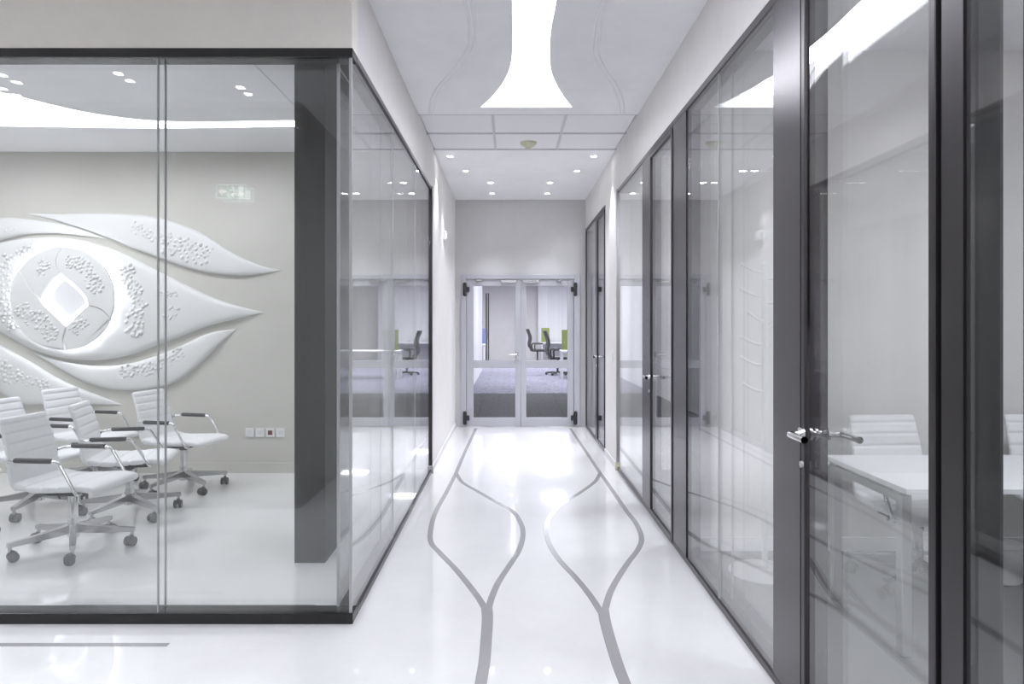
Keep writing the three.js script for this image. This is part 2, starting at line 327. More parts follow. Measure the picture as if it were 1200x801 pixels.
// a lever handle on both faces of a door whose face is at x; the lever points toward the camera
function leverAt(parent, x0, x1, y, d, len = 0.14) {
  for (const [x, s] of [[x0, -1], [x1, 1]]) {
    const h = mesh('handle', merged([tubeG([[x, y, -d], [x + s * 0.03, y, -d], [x + s * 0.05, y, -d + 0.012], [x + s * 0.052, y, -d + 0.05], [x + s * 0.052, y, -d + len]], 0.0125, 30, 12, false, 0.3),
      (g => { g.rotateZ(Math.PI / 2); g.translate(x + s * 0.005, y, -d); return g; })(new THREE.CylinderGeometry(0.024, 0.024, 0.01, 20))]), M.chrome, parent);
    h.userData.label = 'chrome lever handle';
    const k = new THREE.CylinderGeometry(0.012, 0.012, 0.008, 16); k.rotateZ(Math.PI / 2); k.translate(x + s * 0.004, y - 0.11, -d); mesh('keyhole', k, M.steel, h);
  }
}
const TH = 0.09;
function sidePartition(label, d0, d1, parts, pos) { // parts: ['post', a, b] or ['glass', a, b, joints]
  const t = group('glass_partition'); tag(t, label, 'partition');
  box('sill', XR - 0.002, XR + TH, 0, 0.035, d0, d1, M.frame, t, 0.004);
  box('head_rail', XR - 0.002, XR + TH, HG - 0.04, HG, d0, d1, M.frame, t, 0.004);
  for (const [kind, a, b, joints = []] of parts) {
    if (kind === 'post') {
      box('post', XR - 0.001, XR + TH - 0.004, 0.035, HG - 0.04, a + 0.014, b - 0.014, b - a < 0.15 ? M.frame : M.post, t);
      box('gasket', XR + 0.006, XR + TH - 0.006, 0.035, HG - 0.04, a, a + 0.014, M.gasket, t);
      box('gasket', XR + 0.006, XR + TH - 0.006, 0.035, HG - 0.04, b - 0.014, b, M.gasket, t);
      continue;
    }
    const cuts = [a, ...joints, b];
    for (const x of [XR + 0.006, XR + TH - 0.016]) for (let i = 0; i + 1 < cuts.length; i++) {
      pane(t, x, x + 0.01, 0.035, HG - 0.04, cuts[i] + 0.003, cuts[i + 1] - 0.003);
      if (i) box('joint_seal', x - 0.001, x + 0.011, 0.035, HG - 0.04, cuts[i] - 0.003, cuts[i] + 0.003, M.seal, t);
    }
  }
  return settle(t, XR, 0, d0);
}
function glassDoor(label, a, b) { // d range of the leaf, lock at the far end
  const t = group('glass_door'); tag(t, label, 'door');
  const y1 = HG - 0.045, s = 0.03;
  box('stile', XR - 0.006, XR + TH - 0.01, 0.012, y1, a, a + s, M.frame, t, 0.003);
  box('stile', XR - 0.006, XR + TH - 0.01, 0.012, y1, b - s, b, M.frame, t, 0.003);
  box('rail', XR - 0.006, XR + TH - 0.01, y1 - 0.035, y1, a + s, b - s, M.frame, t, 0.003);
  box('rail', XR - 0.006, XR + TH - 0.01, 0.012, 0.05, a + s, b - s, M.frame, t, 0.003);
  for (const x of [XR + 0.004, XR + TH - 0.026]) pane(t, x, x + 0.01, 0.05, y1 - 0.035, a + s, b - s);
  leverAt(t, XR - 0.006, XR + TH - 0.01, 1.05, b - s / 2);
  return settle(t, XR, 0, a);
}
sidePartition('glass partition with grey metal posts along the meeting room', 0.2, 4.61, [
  ['post', 0.2, 0.35], ['glass', 0.35, 1.25], ['post', 1.25, 1.474], ['glass', 1.474, 1.645], ['post', 1.645, 1.755], ['post', 2.575, 2.867], ['glass', 2.867, 4.25, [3.625]], ['post', 4.25, 4.61]]);
glassDoor('glass door to the meeting room with the white table', 1.76, 2.57);
sidePartition('glass partition with grey metal posts next to the white pilaster', 4.61, 6.97, [['post', 5.36, 5.68], ['glass', 5.68, 6.955]]);
glassDoor('glass door between grey posts to the room past the meeting room', 4.615, 5.355);
sidePartition('short glass partition beside the white double door', 7.85, DE, [['post', 7.85, 7.9], ['post', 8.6, 8.78], ['glass', 8.78, 9.82], ['post', 9.82, DE]]);
glassDoor('narrow glass door nearest the white double door', 7.905, 8.595);
{ const t = group('corner_strip'); tag(t, 'slim metal edge strip where white pilaster meets glass partition', 'trim');
  box('strip', XR - 0.012, XR + 0.03, 0, HG, 6.97, 6.985, M.steel, t); box('foot_plate', XR - 0.02, XR + 0.03, 0, 0.075, 6.968, 7.01, M.yellowed, t, 0.003); settle(t, XR, 0, 6.97); }

// dark pillar just inside the glass corner
tag(settle((() => { const t = group('pillar'); box('shaft', -1.304, -1.118, 0, EH, 4.27, 4.95, M.charcoal, t); return t; })(), -1.21, 0, 4.6), 'charcoal grey pillar standing inside the glass corner', 'pillar');

// ---------------------------------------------------------------- double door at the end
{
  const f = group('trim_1'), D = DE; struct(f, 'pale lilac metal frame round the glazed double door');
  box('jamb', -0.68, -0.605, 0, 2.14, D - 0.03, D + 0.12, M.doorPaint, f, 0.004);
  box('jamb', 0.905, 0.99, 0, 2.14, D - 0.03, D + 0.12, M.doorPaint, f, 0.004);
  box('lintel', -0.605, 0.905, 2.075, 2.14, D - 0.03, D + 0.12, M.doorPaint, f, 0.004);
  settle(f, 0.15, 0, D);
  const leaf = (x0, x1, p0, p1, label, hingeX, lock) => {
    const t = group('door_leaf'); tag(t, label, 'door');
    const a = D - 0.015, b = D + 0.035;
    box('stile', x0, p0, 0.01, 2.07, a, b, M.doorPaint, t, 0.004); box('stile', p1, x1, 0.01, 2.07, a, b, M.doorPaint, t, 0.004);
    for (const [y0, y1] of [[0.01, 0.13], [0.826, 0.934], [1.978, 2.07]]) box('rail', p0, p1, y0, y1, a + 0.002, b - 0.002, M.doorPaint, t, 0.003);
    pane(t, p0, p1, 0.13, 0.826, D + 0.006, D + 0.014); pane(t, p0, p1, 0.934, 1.978, D + 0.006, D + 0.014);
    const s = hingeX < 0 ? 1 : -1;
    for (const y of [0.13, 1.93]) {                       // black butt hinges with a side lug
      const g = merged([cylG(hingeX, y - 0.085, y + 0.085, D - 0.045, 0.025), boxG(hingeX, hingeX + s * 0.065, y - 0.034, y + 0.034, D - 0.06, D - 0.015), cylG(hingeX, y + 0.085, y + 0.095, D - 0.045, 0.022, 0.012), cylG(hingeX, y - 0.095, y - 0.085, D - 0.045, 0.012, 0.022)]);
      mesh('hinge', g, M.rubber, t);
    }
    // closer: slide bar on the lintel side, arm and bracket
    const c0 = hingeX < 0 ? [-0.12, 0.1] : [0.19, 0.42];
    const cl = mesh('door_closer', boxG(c0[0], c0[1], 2.02, 2.06, a - 0.05, a, 0.006), M.alu, t);
    const e = hingeX < 0 ? -0.42 : 0.7;
    mesh('closer_arm', merged([boxG(e - 0.04, e + 0.04, 2.045, 2.07, a - 0.04, a), tubeG([[e, 2.05, -a + 0.035], [e - s * 0.03, 2.0, -a + 0.02]], 0.008, 4, 6)]), M.alu, cl);
    if (lock) {
      const h = mesh('handle', merged([tubeG([[0.105, 1.02, -a], [0.105, 1.02, -a + 0.04], [0.09, 1.02, -a + 0.05], [-0.02, 1.02, -a + 0.05]], 0.011, 20, 8, false, 0.2), boxG(0.09, 0.12, 0.98, 1.06, a - 0.008, a, 0.003)]), M.chrome, t);
      mesh('keyhole', (g => { g.rotateX(Math.PI / 2); g.translate(0.105, 0.91, -a + 0.004); return g; })(new THREE.CylinderGeometry(0.018, 0.018, 0.01, 16)), M.steel, h);
    }
    return settle(t, (x0 + x1) / 2, 0, D);
  };
  leaf(-0.6, 0.155, -0.507, 0.082, 'white glazed door leaf with the lever handle', -0.625, true);
  leaf(0.16, 0.9, 0.235, 0.816, 'white glazed door leaf without a handle', 0.925, false);
}

// ---------------------------------------------------------------- office beyond the double door
{
  struct(box('floor_office', -5, 5.5, -0.1, 0.0, DE + 0.05, 14.6, M.carpetDark));
  struct(box('floor_office', -5, 5.5, -0.1, 0.004, 14.6, 28.2, M.carpetLilac));
  W('ceiling_office', -5, 5.5, 3.0, 3.1, DE + 0.12, 28.2, M.ceiling);
  W('wall_office_back', -5, 5.5, 0, 3.0, 28, 28.2, M.wall);
  W('wall_office_left', -5.1, -5, 0, 3.0, DE + 0.12, 28.2, M.wall);
  W('wall_office_right', 5.5, 5.6, 0, 3.0, DE + 0.12, 28.2, M.wall);
  W('wall_office_screen', -0.94, -0.84, 0, 3.0, DE + 0.12, 21.7, M.white);
  W('wall_office_panel', 1.12, 3.6, 0, 3.0, 27.5, 28, M.white);
  for (const [x, d] of [[1.15, 18.2], [1.5, 24.4], [-0.2, 23], [2.9, 15.5], [3, 21], [-3, 24]]) panelLamp(x, d, 3.0, 0.6, 0.6, 'flat rectangular ceiling lamp of the office beyond the double door', OFFICE_PANEL, 'ceiling lamps of the office');
  // dark glazed door frame on the far wall
  const df = group('glass_door_frame'); tag(df, 'dark upright door frame on the far grey office wall', 'door frame');
  box('jamb', -0.9, -0.85, 0, 2.6, 26.6, 26.68, M.gasket, df); box('jamb', -0.82, -0.77, 0, 2.6, 26.6, 26.68, M.frame, df); box('lock_plate', -0.86, -0.82, 0.95, 1.15, 26.57, 26.6, M.steel, df);
  settle(df, -0.83, 0, 26.6);
  const desk = (x0, x1, d0, d1, cloth, label, sx) => {
    const t = group('office_desk'); tag(t, label, 'desk');
    box('desktop', x0, x1, 0.7, 0.74, d0, d1, M.white, t, 0.006);
    for (const x of [x0 + 0.02, x1 - 0.05]) box('side_panel', x, x + 0.03, 0, 0.7, d0 + 0.03, d1 - 0.03, M.white, t);
    box('divider', sx, sx + 0.3, 0.76, 1.29, d0 + 0.02, d0 + 0.05, cloth, t, 0.004);
    settle(t, (x0 + x1) / 2, 0, d0);
  };
  desk(1.2, 2.8, 26.6, 27.4, M.green, 'white desk with green divider by the far white wall', 1.21);
  desk(1.36, 3.0, 18.4, 19.2, M.green, 'white desk with green divider halfway into the office', 1.37);
  desk(-2.4, -0.84, 24.2, 25, M.blue, 'white desk with blue divider behind the white screen wall', -1.14);
  const oc = (x, d, turn, label) => {
    const t = group('task_chair'); tag(t, label, 'chair');
    const seat = boxG(-0.24, 0.24, 0.44, 0.52, -0.24, 0.24, 0.03); mesh('seat', seat, M.rubber, t);
    const b = new THREE.CatmullRomCurve3([[-0.2, 0.5, 0], [-0.3, 0.68, 0], [-0.27, 0.95, 0], [-0.36, 1.22, 0]].map(p => new THREE.Vector3(...p)));
    const bs = []; for (let i = 0; i < 14; i++) { const p = b.getPoint(i / 13), g = new RoundedBoxGeometry(0.07, 0.075, 0.42 - 0.1 * Math.abs(i / 13 - 0.4), 2, 0.02); g.translate(p.x, p.y, p.z); bs.push(g); }
    mesh('backrest', merged(bs), M.rubber, t);
    for (const s of [-1, 1]) mesh('arm', tubeG([[-0.15, 0.48, s * 0.27], [-0.15, 0.72, s * 0.28], [0.14, 0.73, s * 0.28]], 0.025, 12, 6, false, 0.1), M.rubber, t);
    mesh('column', cylG(0, 0.1, 0.44, 0, 0.03), M.rubber, t);
    for (let k = 0; k < 5; k++) { const g = new THREE.BoxGeometry(0.32, 0.04, 0.05); g.translate(0.17, 0.09, 0); g.rotateZ(-0.08); g.rotateY(k * 1.2566 + 0.3); const l = mesh('base_leg', g, M.rubber, t); const c = new THREE.SphereGeometry(0.035, 10, 8); c.translate(0.32, 0.037, 0); c.rotateY(k * 1.2566 + 0.3); mesh('caster', c, M.rubber, l); }
    t.position.set(x, 0, -d); t.rotation.y = turn; return t;
  };
  oc(1.02, 25.6, 0.15, 'black office chair at the desk by the far white wall');
  oc(1.36, 19.9, 0.1, 'black office chair at the desk halfway into the office');
}

// ---------------------------------------------------------------- eye relief on the back wall
{
  const t = group('eye_relief'); tag(t, 'large white sculpted eye relief with glowing iris on the grey wall', 'wall relief');
  const S = 6.78 / F, cx = p => (p / 3.203 - 597) * S, cy = p => EYE + (379 - (220 + p / 3.203)) * S;
  const curve = pts => new THREE.CatmullRomCurve3(pts.map(([x, y]) => new THREE.Vector3(cx(x), cy(y), 0)), false, 'centripetal').getPoints(pts.length * 6).map(p => [p.x, p.y]);
  const ext = (sides, thick, bevel, off) => {
    const pts = [].concat(...sides.map(curve));
    const sh = shapeOf(pts.filter((p, i) => !i || Math.hypot(p[0] - pts[i - 1][0], p[1] - pts[i - 1][1]) > 2e-3));
    const g = new THREE.ExtrudeGeometry(sh, { depth: thick - bevel, bevelEnabled: true, bevelThickness: bevel, bevelSize: bevel, bevelOffset: -bevel, bevelSegments: 2, curveSegments: 1 });
    g.translate(0, 0, -DB + off); return g;
  };
  // a swelling leaf between an upper and a lower edge that meet at both tips
  const rise = (v, w) => Math.min(1, w / 0.16) * (0.55 + 0.45 * Math.pow(Math.max(0, 1 - Math.pow(Math.abs(2 * v - 1), 2.6)), 0.6));
  const leaf = (up, low, thick) => {
    const C = a => new THREE.CatmullRomCurve3(a.map(([x, y]) => new THREE.Vector3(cx(x), cy(y), 0)), false, 'centripetal');
    const A = C(up), B = C([...low].reverse()), n = 90, m = 14, P = [], I = [];
    for (let i = 0; i <= n; i++) {
      const a = A.getPointAt(i / n), b = B.getPointAt(i / n), w = a.distanceTo(b);
      for (let k = -1; k <= m + 1; k++) { const v = Math.min(1, Math.max(0, k / m)); P.push(a.x + (b.x - a.x) * v, a.y + (b.y - a.y) * v, -DB + (k < 0 || k > m ? 0 : 0.004 + thick * rise(v, w))); }
      const r = m + 3; if (i) for (let k = 0; k < r - 1; k++) { const p = (i - 1) * r + k, q = i * r + k; I.push(p, p + 1, q, q, p + 1, q + 1); }
    }
    const g = new THREE.BufferGeometry(); g.setAttribute('position', new THREE.Float32BufferAttribute(P, 3)); g.setIndex(I); g.computeVertexNormals(); return metreUV(g);
  };
  const scales = (parent, list, z) => { // small raised scales strewn along lines: x0 y0 x1 y1 spread count size
    const gs = [], put = []; seed = Math.round(Math.abs(list[0][0] * 7 + list[0][1] * 13 + list[0][5])) + 5;
    for (const [x0, y0, x1, y1, sp, n, size] of list) for (let k = 0; k < n * 5; k++) {
      const u = rnd(), v = (rnd() + rnd() - 1) * sp * 1.15, L = Math.hypot(x1 - x0, y1 - y0);
      const x = x0 + (x1 - x0) * u - (y1 - y0) / L * v, y = y0 + (y1 - y0) * u + (x1 - x0) / L * v, r = size * (0.4 + 0.3 * rnd()) * 0.00265;
      if (put.some(q => Math.hypot(q[0] - x, q[1] - y) < size * 1.12)) continue;
      put.push([x, y]);
      const g = new THREE.SphereGeometry(1, 8, 5); g.scale(r * 1.25, r, r * 0.8); g.rotateZ(0.4 + rnd() * 0.6); g.translate(cx(x), cy(y), -DB + z); gs.push(g);
    }
    const o = mesh('scales', merged(gs), M.plaster, parent); o.userData.kind = 'stuff'; return o;
  };
  const body = mesh('eye_body', leaf(
    [[-560, 400], [-420, 330], [-250, 260], [-120, 225], [0, 203], [100, 188], [200, 185], [300, 195], [400, 225], [500, 268], [600, 320], [700, 370], [800, 415], [900, 447], [985, 467]],
    [[985, 467], [900, 485], [820, 505], [740, 528], [660, 560], [580, 590], [500, 620], [420, 640], [330, 648], [260, 643], [180, 628], [100, 600], [40, 567], [0, 545], [-150, 475], [-350, 425], [-560, 400]], 0.06), M.plaster, t);
  scales(body, [[465, 290, 520, 430, 30, 34, 11], [525, 430, 490, 550, 34, 34, 12], [600, 395, 660, 400, 12, 7, 9], [600, 450, 670, 455, 6, 7, 9], [610, 485, 660, 480, 8, 5, 9], [30, 250, 10, 400, 26, 26, 11], [0, 400, 40, 530, 26, 40, 12], [60, 245, 130, 215, 14, 9, 10], [640, 400, 620, 400, 14, 5, 8]], 0.062);
  const lash = (sides, sc, thick = 0.05) => { const o = mesh('lash', leaf(...sides, thick), M.plaster, t); scales(o, sc, thick); return o; };
  lash([[[85, 93], [200, 95], [330, 93], [450, 95], [560, 105], [640, 125], [720, 155], [800, 200], [860, 240], [920, 270], [980, 293], [1047, 308]],
    [[1047, 308], [960, 322], [880, 326], [800, 320], [720, 305], [640, 280], [560, 250], [480, 220], [400, 185], [300, 150], [200, 120], [85, 93]]], [[490, 148, 640, 195, 24, 34, 10], [610, 200, 780, 265, 40, 46, 11]]);
  lash([[[-420, 250], [-200, 150], [-90, 120], [0, 110], [60, 112], [130, 120], [200, 130], [300, 155], [385, 188]], [[385, 188], [300, 178], [200, 168], [100, 170], [30, 183], [0, 190], [-150, 225], [-420, 250]]], [[-180, 190, 60, 150, 12, 14, 8]]);
  lash([[[105, 617], [160, 635], [240, 655], [330, 668], [420, 668], [500, 655], [580, 630], [660, 600], [740, 560], [800, 540], [878, 530]],
    [[878, 530], [840, 562], [800, 600], [740, 660], [680, 710], [620, 740], [540, 757], [450, 760], [380, 752], [300, 725], [220, 685], [160, 650], [105, 617]]], [[445, 695, 560, 680, 24, 34, 10], [550, 690, 680, 615, 24, 30, 10]]);
  lash([[[-400, 460], [-200, 510], [-90, 555], [0, 600], [100, 655], [200, 715], [300, 760], [352, 780], [445, 817]], [[445, 817], [330, 815], [160, 815], [60, 812], [0, 776], [-150, 690], [-300, 570], [-400, 460]]], [[-40, 650, 60, 720, 34, 40, 12], [40, 700, 180, 750, 20, 22, 10]]);
  // iris: four overlapping petals standing off the body, lit from behind
  const C = [255, 416], R = 191, arc = (a0, a1) => { const o = []; for (let i = 0; i <= 12; i++) { const a = (a0 + (a1 - a0) * i / 12) * Math.PI / 180; o.push([C[0] + R * Math.cos(a), C[1] - R * Math.sin(a)]); } return o; };
  const petal = (sides, off, sc) => { const o = mesh('iris_petal', ext(sides, 0.03, 0.004, off), M.plaster, t); scales(o, sc, off + 0.03); return o; };
  petal([arc(88, -22), [[432, 488], [400, 455], [352, 440]], [[352, 440], [345, 412], [338, 402]], [[338, 402], [295, 358], [244, 318]], [[244, 318], [232, 285], [240, 250], [262, 225]]], 0.13, [[270, 280, 340, 290, 22, 30, 9], [330, 290, 395, 390, 26, 40, 10]]);
  petal([arc(-23, -86), [[268, 607], [258, 570], [268, 522]], [[268, 522], [310, 478], [352, 440]], [[352, 440], [400, 458], [431, 491]]], 0.12, [[290, 540, 340, 490, 20, 30, 9]]);
  petal([arc(-87, -212), [[93, 315], [115, 335], [130, 370], [168, 415]], [[168, 415], [180, 435], [225, 478], [268, 522]], [[268, 522], [256, 570], [265, 607]]], 0.135, [[100, 440, 150, 500, 26, 34, 10], [150, 470, 230, 565, 26, 44, 10]]);
  petal([arc(148, 89), [[258, 225], [236, 250], [228, 285], [242, 318]], [[242, 318], [200, 360], [170, 410]], [[170, 410], [132, 370], [117, 335], [93, 315]]], 0.12, [[185, 275, 180, 330, 20, 24, 9]]);
  const X = cx(C[0]), Y = cy(C[1]), ringR = R * S / 3.203;
  const ring = new THREE.CylinderGeometry(ringR - 0.05, ringR - 0.05, 0.045, 64, 1, true); ring.rotateX(Math.PI / 2); ring.translate(X, Y, -DB + 0.09); mesh('led_ring', ring, M.led, t).userData.label = 'hidden strip of white light behind the iris';
  for (let k = 0; k < 12; k++) { const a = k * Math.PI / 6, p = new THREE.PointLight(COOL, 0.03); p.shadow.radius = 0.6; p.castShadow = true; p.position.set(X + Math.cos(a) * (ringR - 0.03), Y + Math.sin(a) * (ringR - 0.03), -DB + 0.09); scene.add(p); }
  const dia = [[[244, 318], [295, 358], [338, 402]], [[338, 402], [345, 412], [352, 440]], [[352, 440], [310, 478], [268, 522]], [[268, 522], [225, 478], [180, 435]], [[180, 435], [168, 415], [170, 410]], [[170, 410], [200, 360], [242, 318]]];
  const outer = [].concat(...dia.map(curve)), mid = [cx(259), cy(419)], sc = k => outer.map(([x, y]) => [mid[0] + (x - mid[0]) * k, mid[1] + (y - mid[1]) * k]);
  const rs = shapeOf(sc(1.05)); rs.holes.push(new THREE.Path(sc(0.74).map(p => new THREE.Vector2(...p))));
  const rg = new THREE.ExtrudeGeometry(rs, { depth: 0.012, bevelEnabled: false }); rg.translate(0, 0, -DB + 0.085); mesh('led_frame', rg, M.ledEdge, t).userData.label = 'white glowing edge of the diamond pupil';
  const pg = new THREE.ExtrudeGeometry(shapeOf(sc(0.8)), { depth: 0.01, bevelEnabled: false }); pg.translate(0, 0, -DB + 0.07); mesh('pupil_panel', pg, M.white, t);
  settle(t, X, cy(650), DB);
}
// wall sockets
for (const [px, red] of [[158.5, 0], [166.5, 0], [293, 0], [305, 0], [317, 1], [329, 0]]) {
  const s = DB / F, x = (px - 597) * s, y = EYE - (506.5 - 379) * s, t = group('wall_socket');
  box('plate', x - 0.042, x + 0.042, y - 0.042, y + 0.042, DB - 0.012, DB, M.plastic, t, 0.004);
  if (red) box('outlet', x - 0.022, x + 0.022, y - 0.022, y + 0.022, DB - 0.014, DB - 0.011, M.maroon, t, 0.001);
  else box('outlet', x - 0.024, x + 0.024, y - 0.02, y + 0.02, DB - 0.014, DB - 0.011, M.trim, t, 0.001);
  settle(t, x, y, DB);
  if (red) tag(t, 'white wall socket with dark red centre beside the white sockets', 'socket');
  else tag(t, px < 200 ? 'small white wall socket behind the chairs' : 'small white wall socket in the row by the red one', 'socket', px < 200 ? 'sockets behind the chairs' : 'white sockets in the row');
}

// ---------------------------------------------------------------- exit sign on the lobby wall, seen mirrored in the glass
{
  const c = document.createElement('canvas'); c.width = 512; c.height = 224; const g = c.getContext('2d');
  g.fillStyle = '#0c6b4a'; g.fillRect(0, 0, 512, 224); g.strokeStyle = '#dff'; g.lineWidth = 10; g.strokeRect(5, 5, 502, 214);
  g.fillStyle = '#ffffff';                                 // door, running figure, arrow; the arrow points to the viewer's right
  g.beginPath(); g.moveTo(480, 112); g.lineTo(400, 40); g.lineTo(400, 85); g.lineTo(330, 85); g.lineTo(330, 139); g.lineTo(400, 139); g.lineTo(400, 184); g.closePath(); g.fill();
  g.fillRect(40, 28, 92, 168);
  g.beginPath(); g.arc(226, 50, 20, 0, 7); g.fill();
  g.lineWidth = 24; g.strokeStyle = '#ffffff'; g.lineCap = 'round'; g.lineJoin = 'round';
  for (const p of [[[212, 84], [190, 130]], [[212, 84], [256, 100], [280, 84]], [[205, 88], [165, 90], [150, 120]], [[190, 130], [232, 150], [226, 192]], [[190, 130], [178, 170], [140, 180]]]) { g.beginPath(); p.forEach(([x, y], i) => i ? g.lineTo(x, y) : g.moveTo(x, y)); g.stroke(); }
  const tex = new THREE.CanvasTexture(c); tex.colorSpace = THREE.SRGBColorSpace;
  const m = new THREE.MeshStandardMaterial({ color: 0x222222, emissive: 0xffffff, emissiveMap: tex, emissiveIntensity: 2.6, roughness: 0.4 });
  const t = group('exit_sign'), x = -2.17, y = 2.48, d = 1.3;
  box('housing', x - 0.125, x + 0.125, y - 0.06, y + 0.06, d, d + 0.035, M.white, t, 0.004);
  const p = new THREE.BoxGeometry(0.235, 0.105, 0.003); p.rotateY(Math.PI); p.translate(x, y, -d - 0.036); mesh('sign_face', p, m, t);
  const l = new THREE.RectAreaLight(0xd8ffe8, 0.12, 0.23, 0.1); l.position.set(x, y, -d - 0.04); l.lookAt(x, y, -d - 1); scene.add(l);
  settle(t, x, y - 0.06, d); tag(t, 'lit exit sign with arrow and running figure, mirrored in the glass front', 'exit sign');
}
{ const t = group('wall_lamp'), d = 8.2; tag(t, 'small white emergency lamp on the white corridor wall', 'wall lamp');
  box('housing', XL, XL + 0.03, 2.42, 2.52, d - 0.09, d + 0.09, M.plastic, t, 0.008); box('lamp_cover', XL + 0.03, XL + 0.034, 2.44, 2.5, d - 0.07, d + 0.07, M.plastic, t, 0.002); settle(t, XL, 2.42, d); }
{ const t = group('light_switch'); tag(t, 'small white switch plate on the white pilaster', 'switch'); box('plate', XR - 0.008, XR, 1.06, 1.16, 7.24, 7.32, M.plastic, t, 0.003); box('rocker', XR - 0.012, XR - 0.008, 1.075, 1.145, 7.255, 7.305, M.plastic, t, 0.002); settle(t, XR, 1.06, 7.28); }

// ---------------------------------------------------------------- white swivel chairs
// a padded slab swept along a path in the x-y plane, with sewn grooves across it
function padG(path, width, thick, grooves, nV = 72, nU = 22) {
  const cv = new THREE.CatmullRomCurve3(path.map(p => new THREE.Vector3(p[0], p[1], 0)), false, 'centripetal'), P = [], U = [], I = [], L = cv.getLength();
  for (let i = 0; i <= nV; i++) {
    const v = i / nV, p = cv.getPointAt(v), t = cv.getTangentAt(v), nx = -t.y, ny = t.x;
    const e = Math.min(v, 1 - v) * L, cap = Math.sqrt(Math.max(0, 1 - Math.pow(1 - Math.min(1, e / (thick * 0.5)), 2)));
    let gr = 1; for (const q of grooves) gr -= 0.5 * Math.exp(-Math.pow((v - q) * L / 0.0065, 2));
    for (let k = 0; k < nU; k++) {
      const a = k / nU * 2 * Math.PI, c = Math.cos(a), s = Math.sin(a), se = (q, n) => Math.sign(q) * Math.pow(Math.abs(q), n);
      const w = width(v) / 2 * se(c, 0.28) * (0.9 + 0.1 * cap), h = thick / 2 * se(s, 0.45) * Math.max(cap, 0.02) * gr;
      P.push(p.x + nx * h, p.y + ny * h, w); U.push(v * L, w + h);
    }
    if (i) for (let k = 0; k < nU; k++) { const a = (i - 1) * nU + k, b = (i - 1) * nU + (k + 1) % nU, c = i * nU + k, d = i * nU + (k + 1) % nU; I.push(a, b, c, b, d, c); }
  }
  const g = new THREE.BufferGeometry(); g.setAttribute('position', new THREE.Float32BufferAttribute(P, 3)); g.setAttribute('uv', new THREE.Float32BufferAttribute(U, 2)); g.setIndex(I); g.computeVertexNormals(); return g;
}
function makeChair(backTop = 0.86) { // faces +x
  const t = group('swivel_chair');
  const k = (backTop - 0.45) / 0.41;
  mesh('seat', padG([[-0.23, 0.455], [-0.12, 0.432], [0.05, 0.432], [0.2, 0.438], [0.275, 0.425], [0.29, 0.405]], v => 0.47 + 0.02 * Math.sin(v * 3), 0.05, [0.18, 0.36, 0.54, 0.72]), M.leather, t);
  mesh('backrest', padG([[-0.2, 0.425], [-0.245, 0.46], [-0.265, 0.45 + 0.1 * k], [-0.285, 0.45 + 0.22 * k], [-0.33, 0.45 + 0.36 * k], [-0.35, backTop]], v => 0.455 - 0.05 * v, 0.036, [0.34, 0.49, 0.63, 0.77, 0.9]), M.leather, t);
  for (const s of [-1, 1]) {
    const z = s * 0.262;
    const a = mesh('arm', tubeG([[-0.262, 0.6, s * 0.215], [-0.25, 0.605, s * 0.245], [-0.2, 0.61, z], [0.03, 0.612, z], [0.075, 0.605, z], [0.1, 0.575, z], [0.185, 0.43, z], [0.195, 0.408, s * 0.25], [0.18, 0.402, s * 0.2]], 0.0105, 60, 8, false, 0.35), M.chrome, t);
    const pad = new THREE.CapsuleGeometry(0.0165, 0.215, 4, 10); pad.rotateZ(Math.PI / 2 - 0.01); pad.translate(-0.075, 0.615, z); mesh('arm_pad', pad, M.rubber, a);
  }
  mesh('mechanism', merged([boxG(-0.12, 0.1, 0.375, 0.41, -0.06, 0.06, 0.01), boxG(-0.03, 0.17, 0.392, 0.404, -0.21, 0.21, 0.004), cylG(0, 0.345, 0.38, 0, 0.033), tubeG([[0, 0.39, 0.05], [0.02, 0.385, 0.16], [0.05, 0.375, 0.2]], 0.007, 10, 6)]), M.rubber, t);
  mesh('gas_column', merged([cylG(0, 0.1, 0.35, 0, 0.027), cylG(0, 0.08, 0.2, 0, 0.037, 0.033), cylG(0, 0.3, 0.345, 0, 0.034)]), M.chrome, t);
  for (let i = 0; i < 5; i++) {
    const a = i * 2 * Math.PI / 5 + 0.27, leg = new THREE.BoxGeometry(1, 1, 1, 6, 1, 1), p = leg.attributes.position;
    for (let q = 0; q < p.count; q++) { // taper outwards and drop
      const u = p.getX(q) + 0.5, top = 0.165 - 0.05 * Math.pow(u, 0.8), h = 0.055 - 0.03 * u, w = 0.05 - 0.018 * u;
      p.setXYZ(q, 0.02 + 0.34 * u, p.getY(q) > 0 ? top : top - h, p.getZ(q) * w);
    }
    const l2 = leg.toNonIndexed(); l2.computeVertexNormals();
    const L = mesh('base_leg', merged([l2, cylG(0.345, 0.06, 0.095, 0, 0.011, 0.011, 10)]).rotateY(a), M.alu, t);
    const wheel = z => { const g = new THREE.CylinderGeometry(0.031, 0.031, 0.02, 20); g.rotateX(Math.PI / 2); g.translate(0.33, 0.031, z); return g; };
    const hood = new THREE.SphereGeometry(0.03, 12, 8, 0, Math.PI * 2, 0, Math.PI / 2); hood.scale(1, 1, 0.75); hood.translate(0.335, 0.038, 0);
    const c = merged([wheel(0.018), wheel(-0.018), hood, cylG(0.34, 0.05, 0.07, 0, 0.012)]); c.translate(-0.345, 0, 0); c.rotateY(1.1 + i * 1.7); c.translate(0.345, 0, 0);
    mesh('caster', c.rotateY(a), M.caster, L);
  }
  return t;
}
const chairA = makeChair();
const grpA = 'white swivel chairs in front of the eye relief';
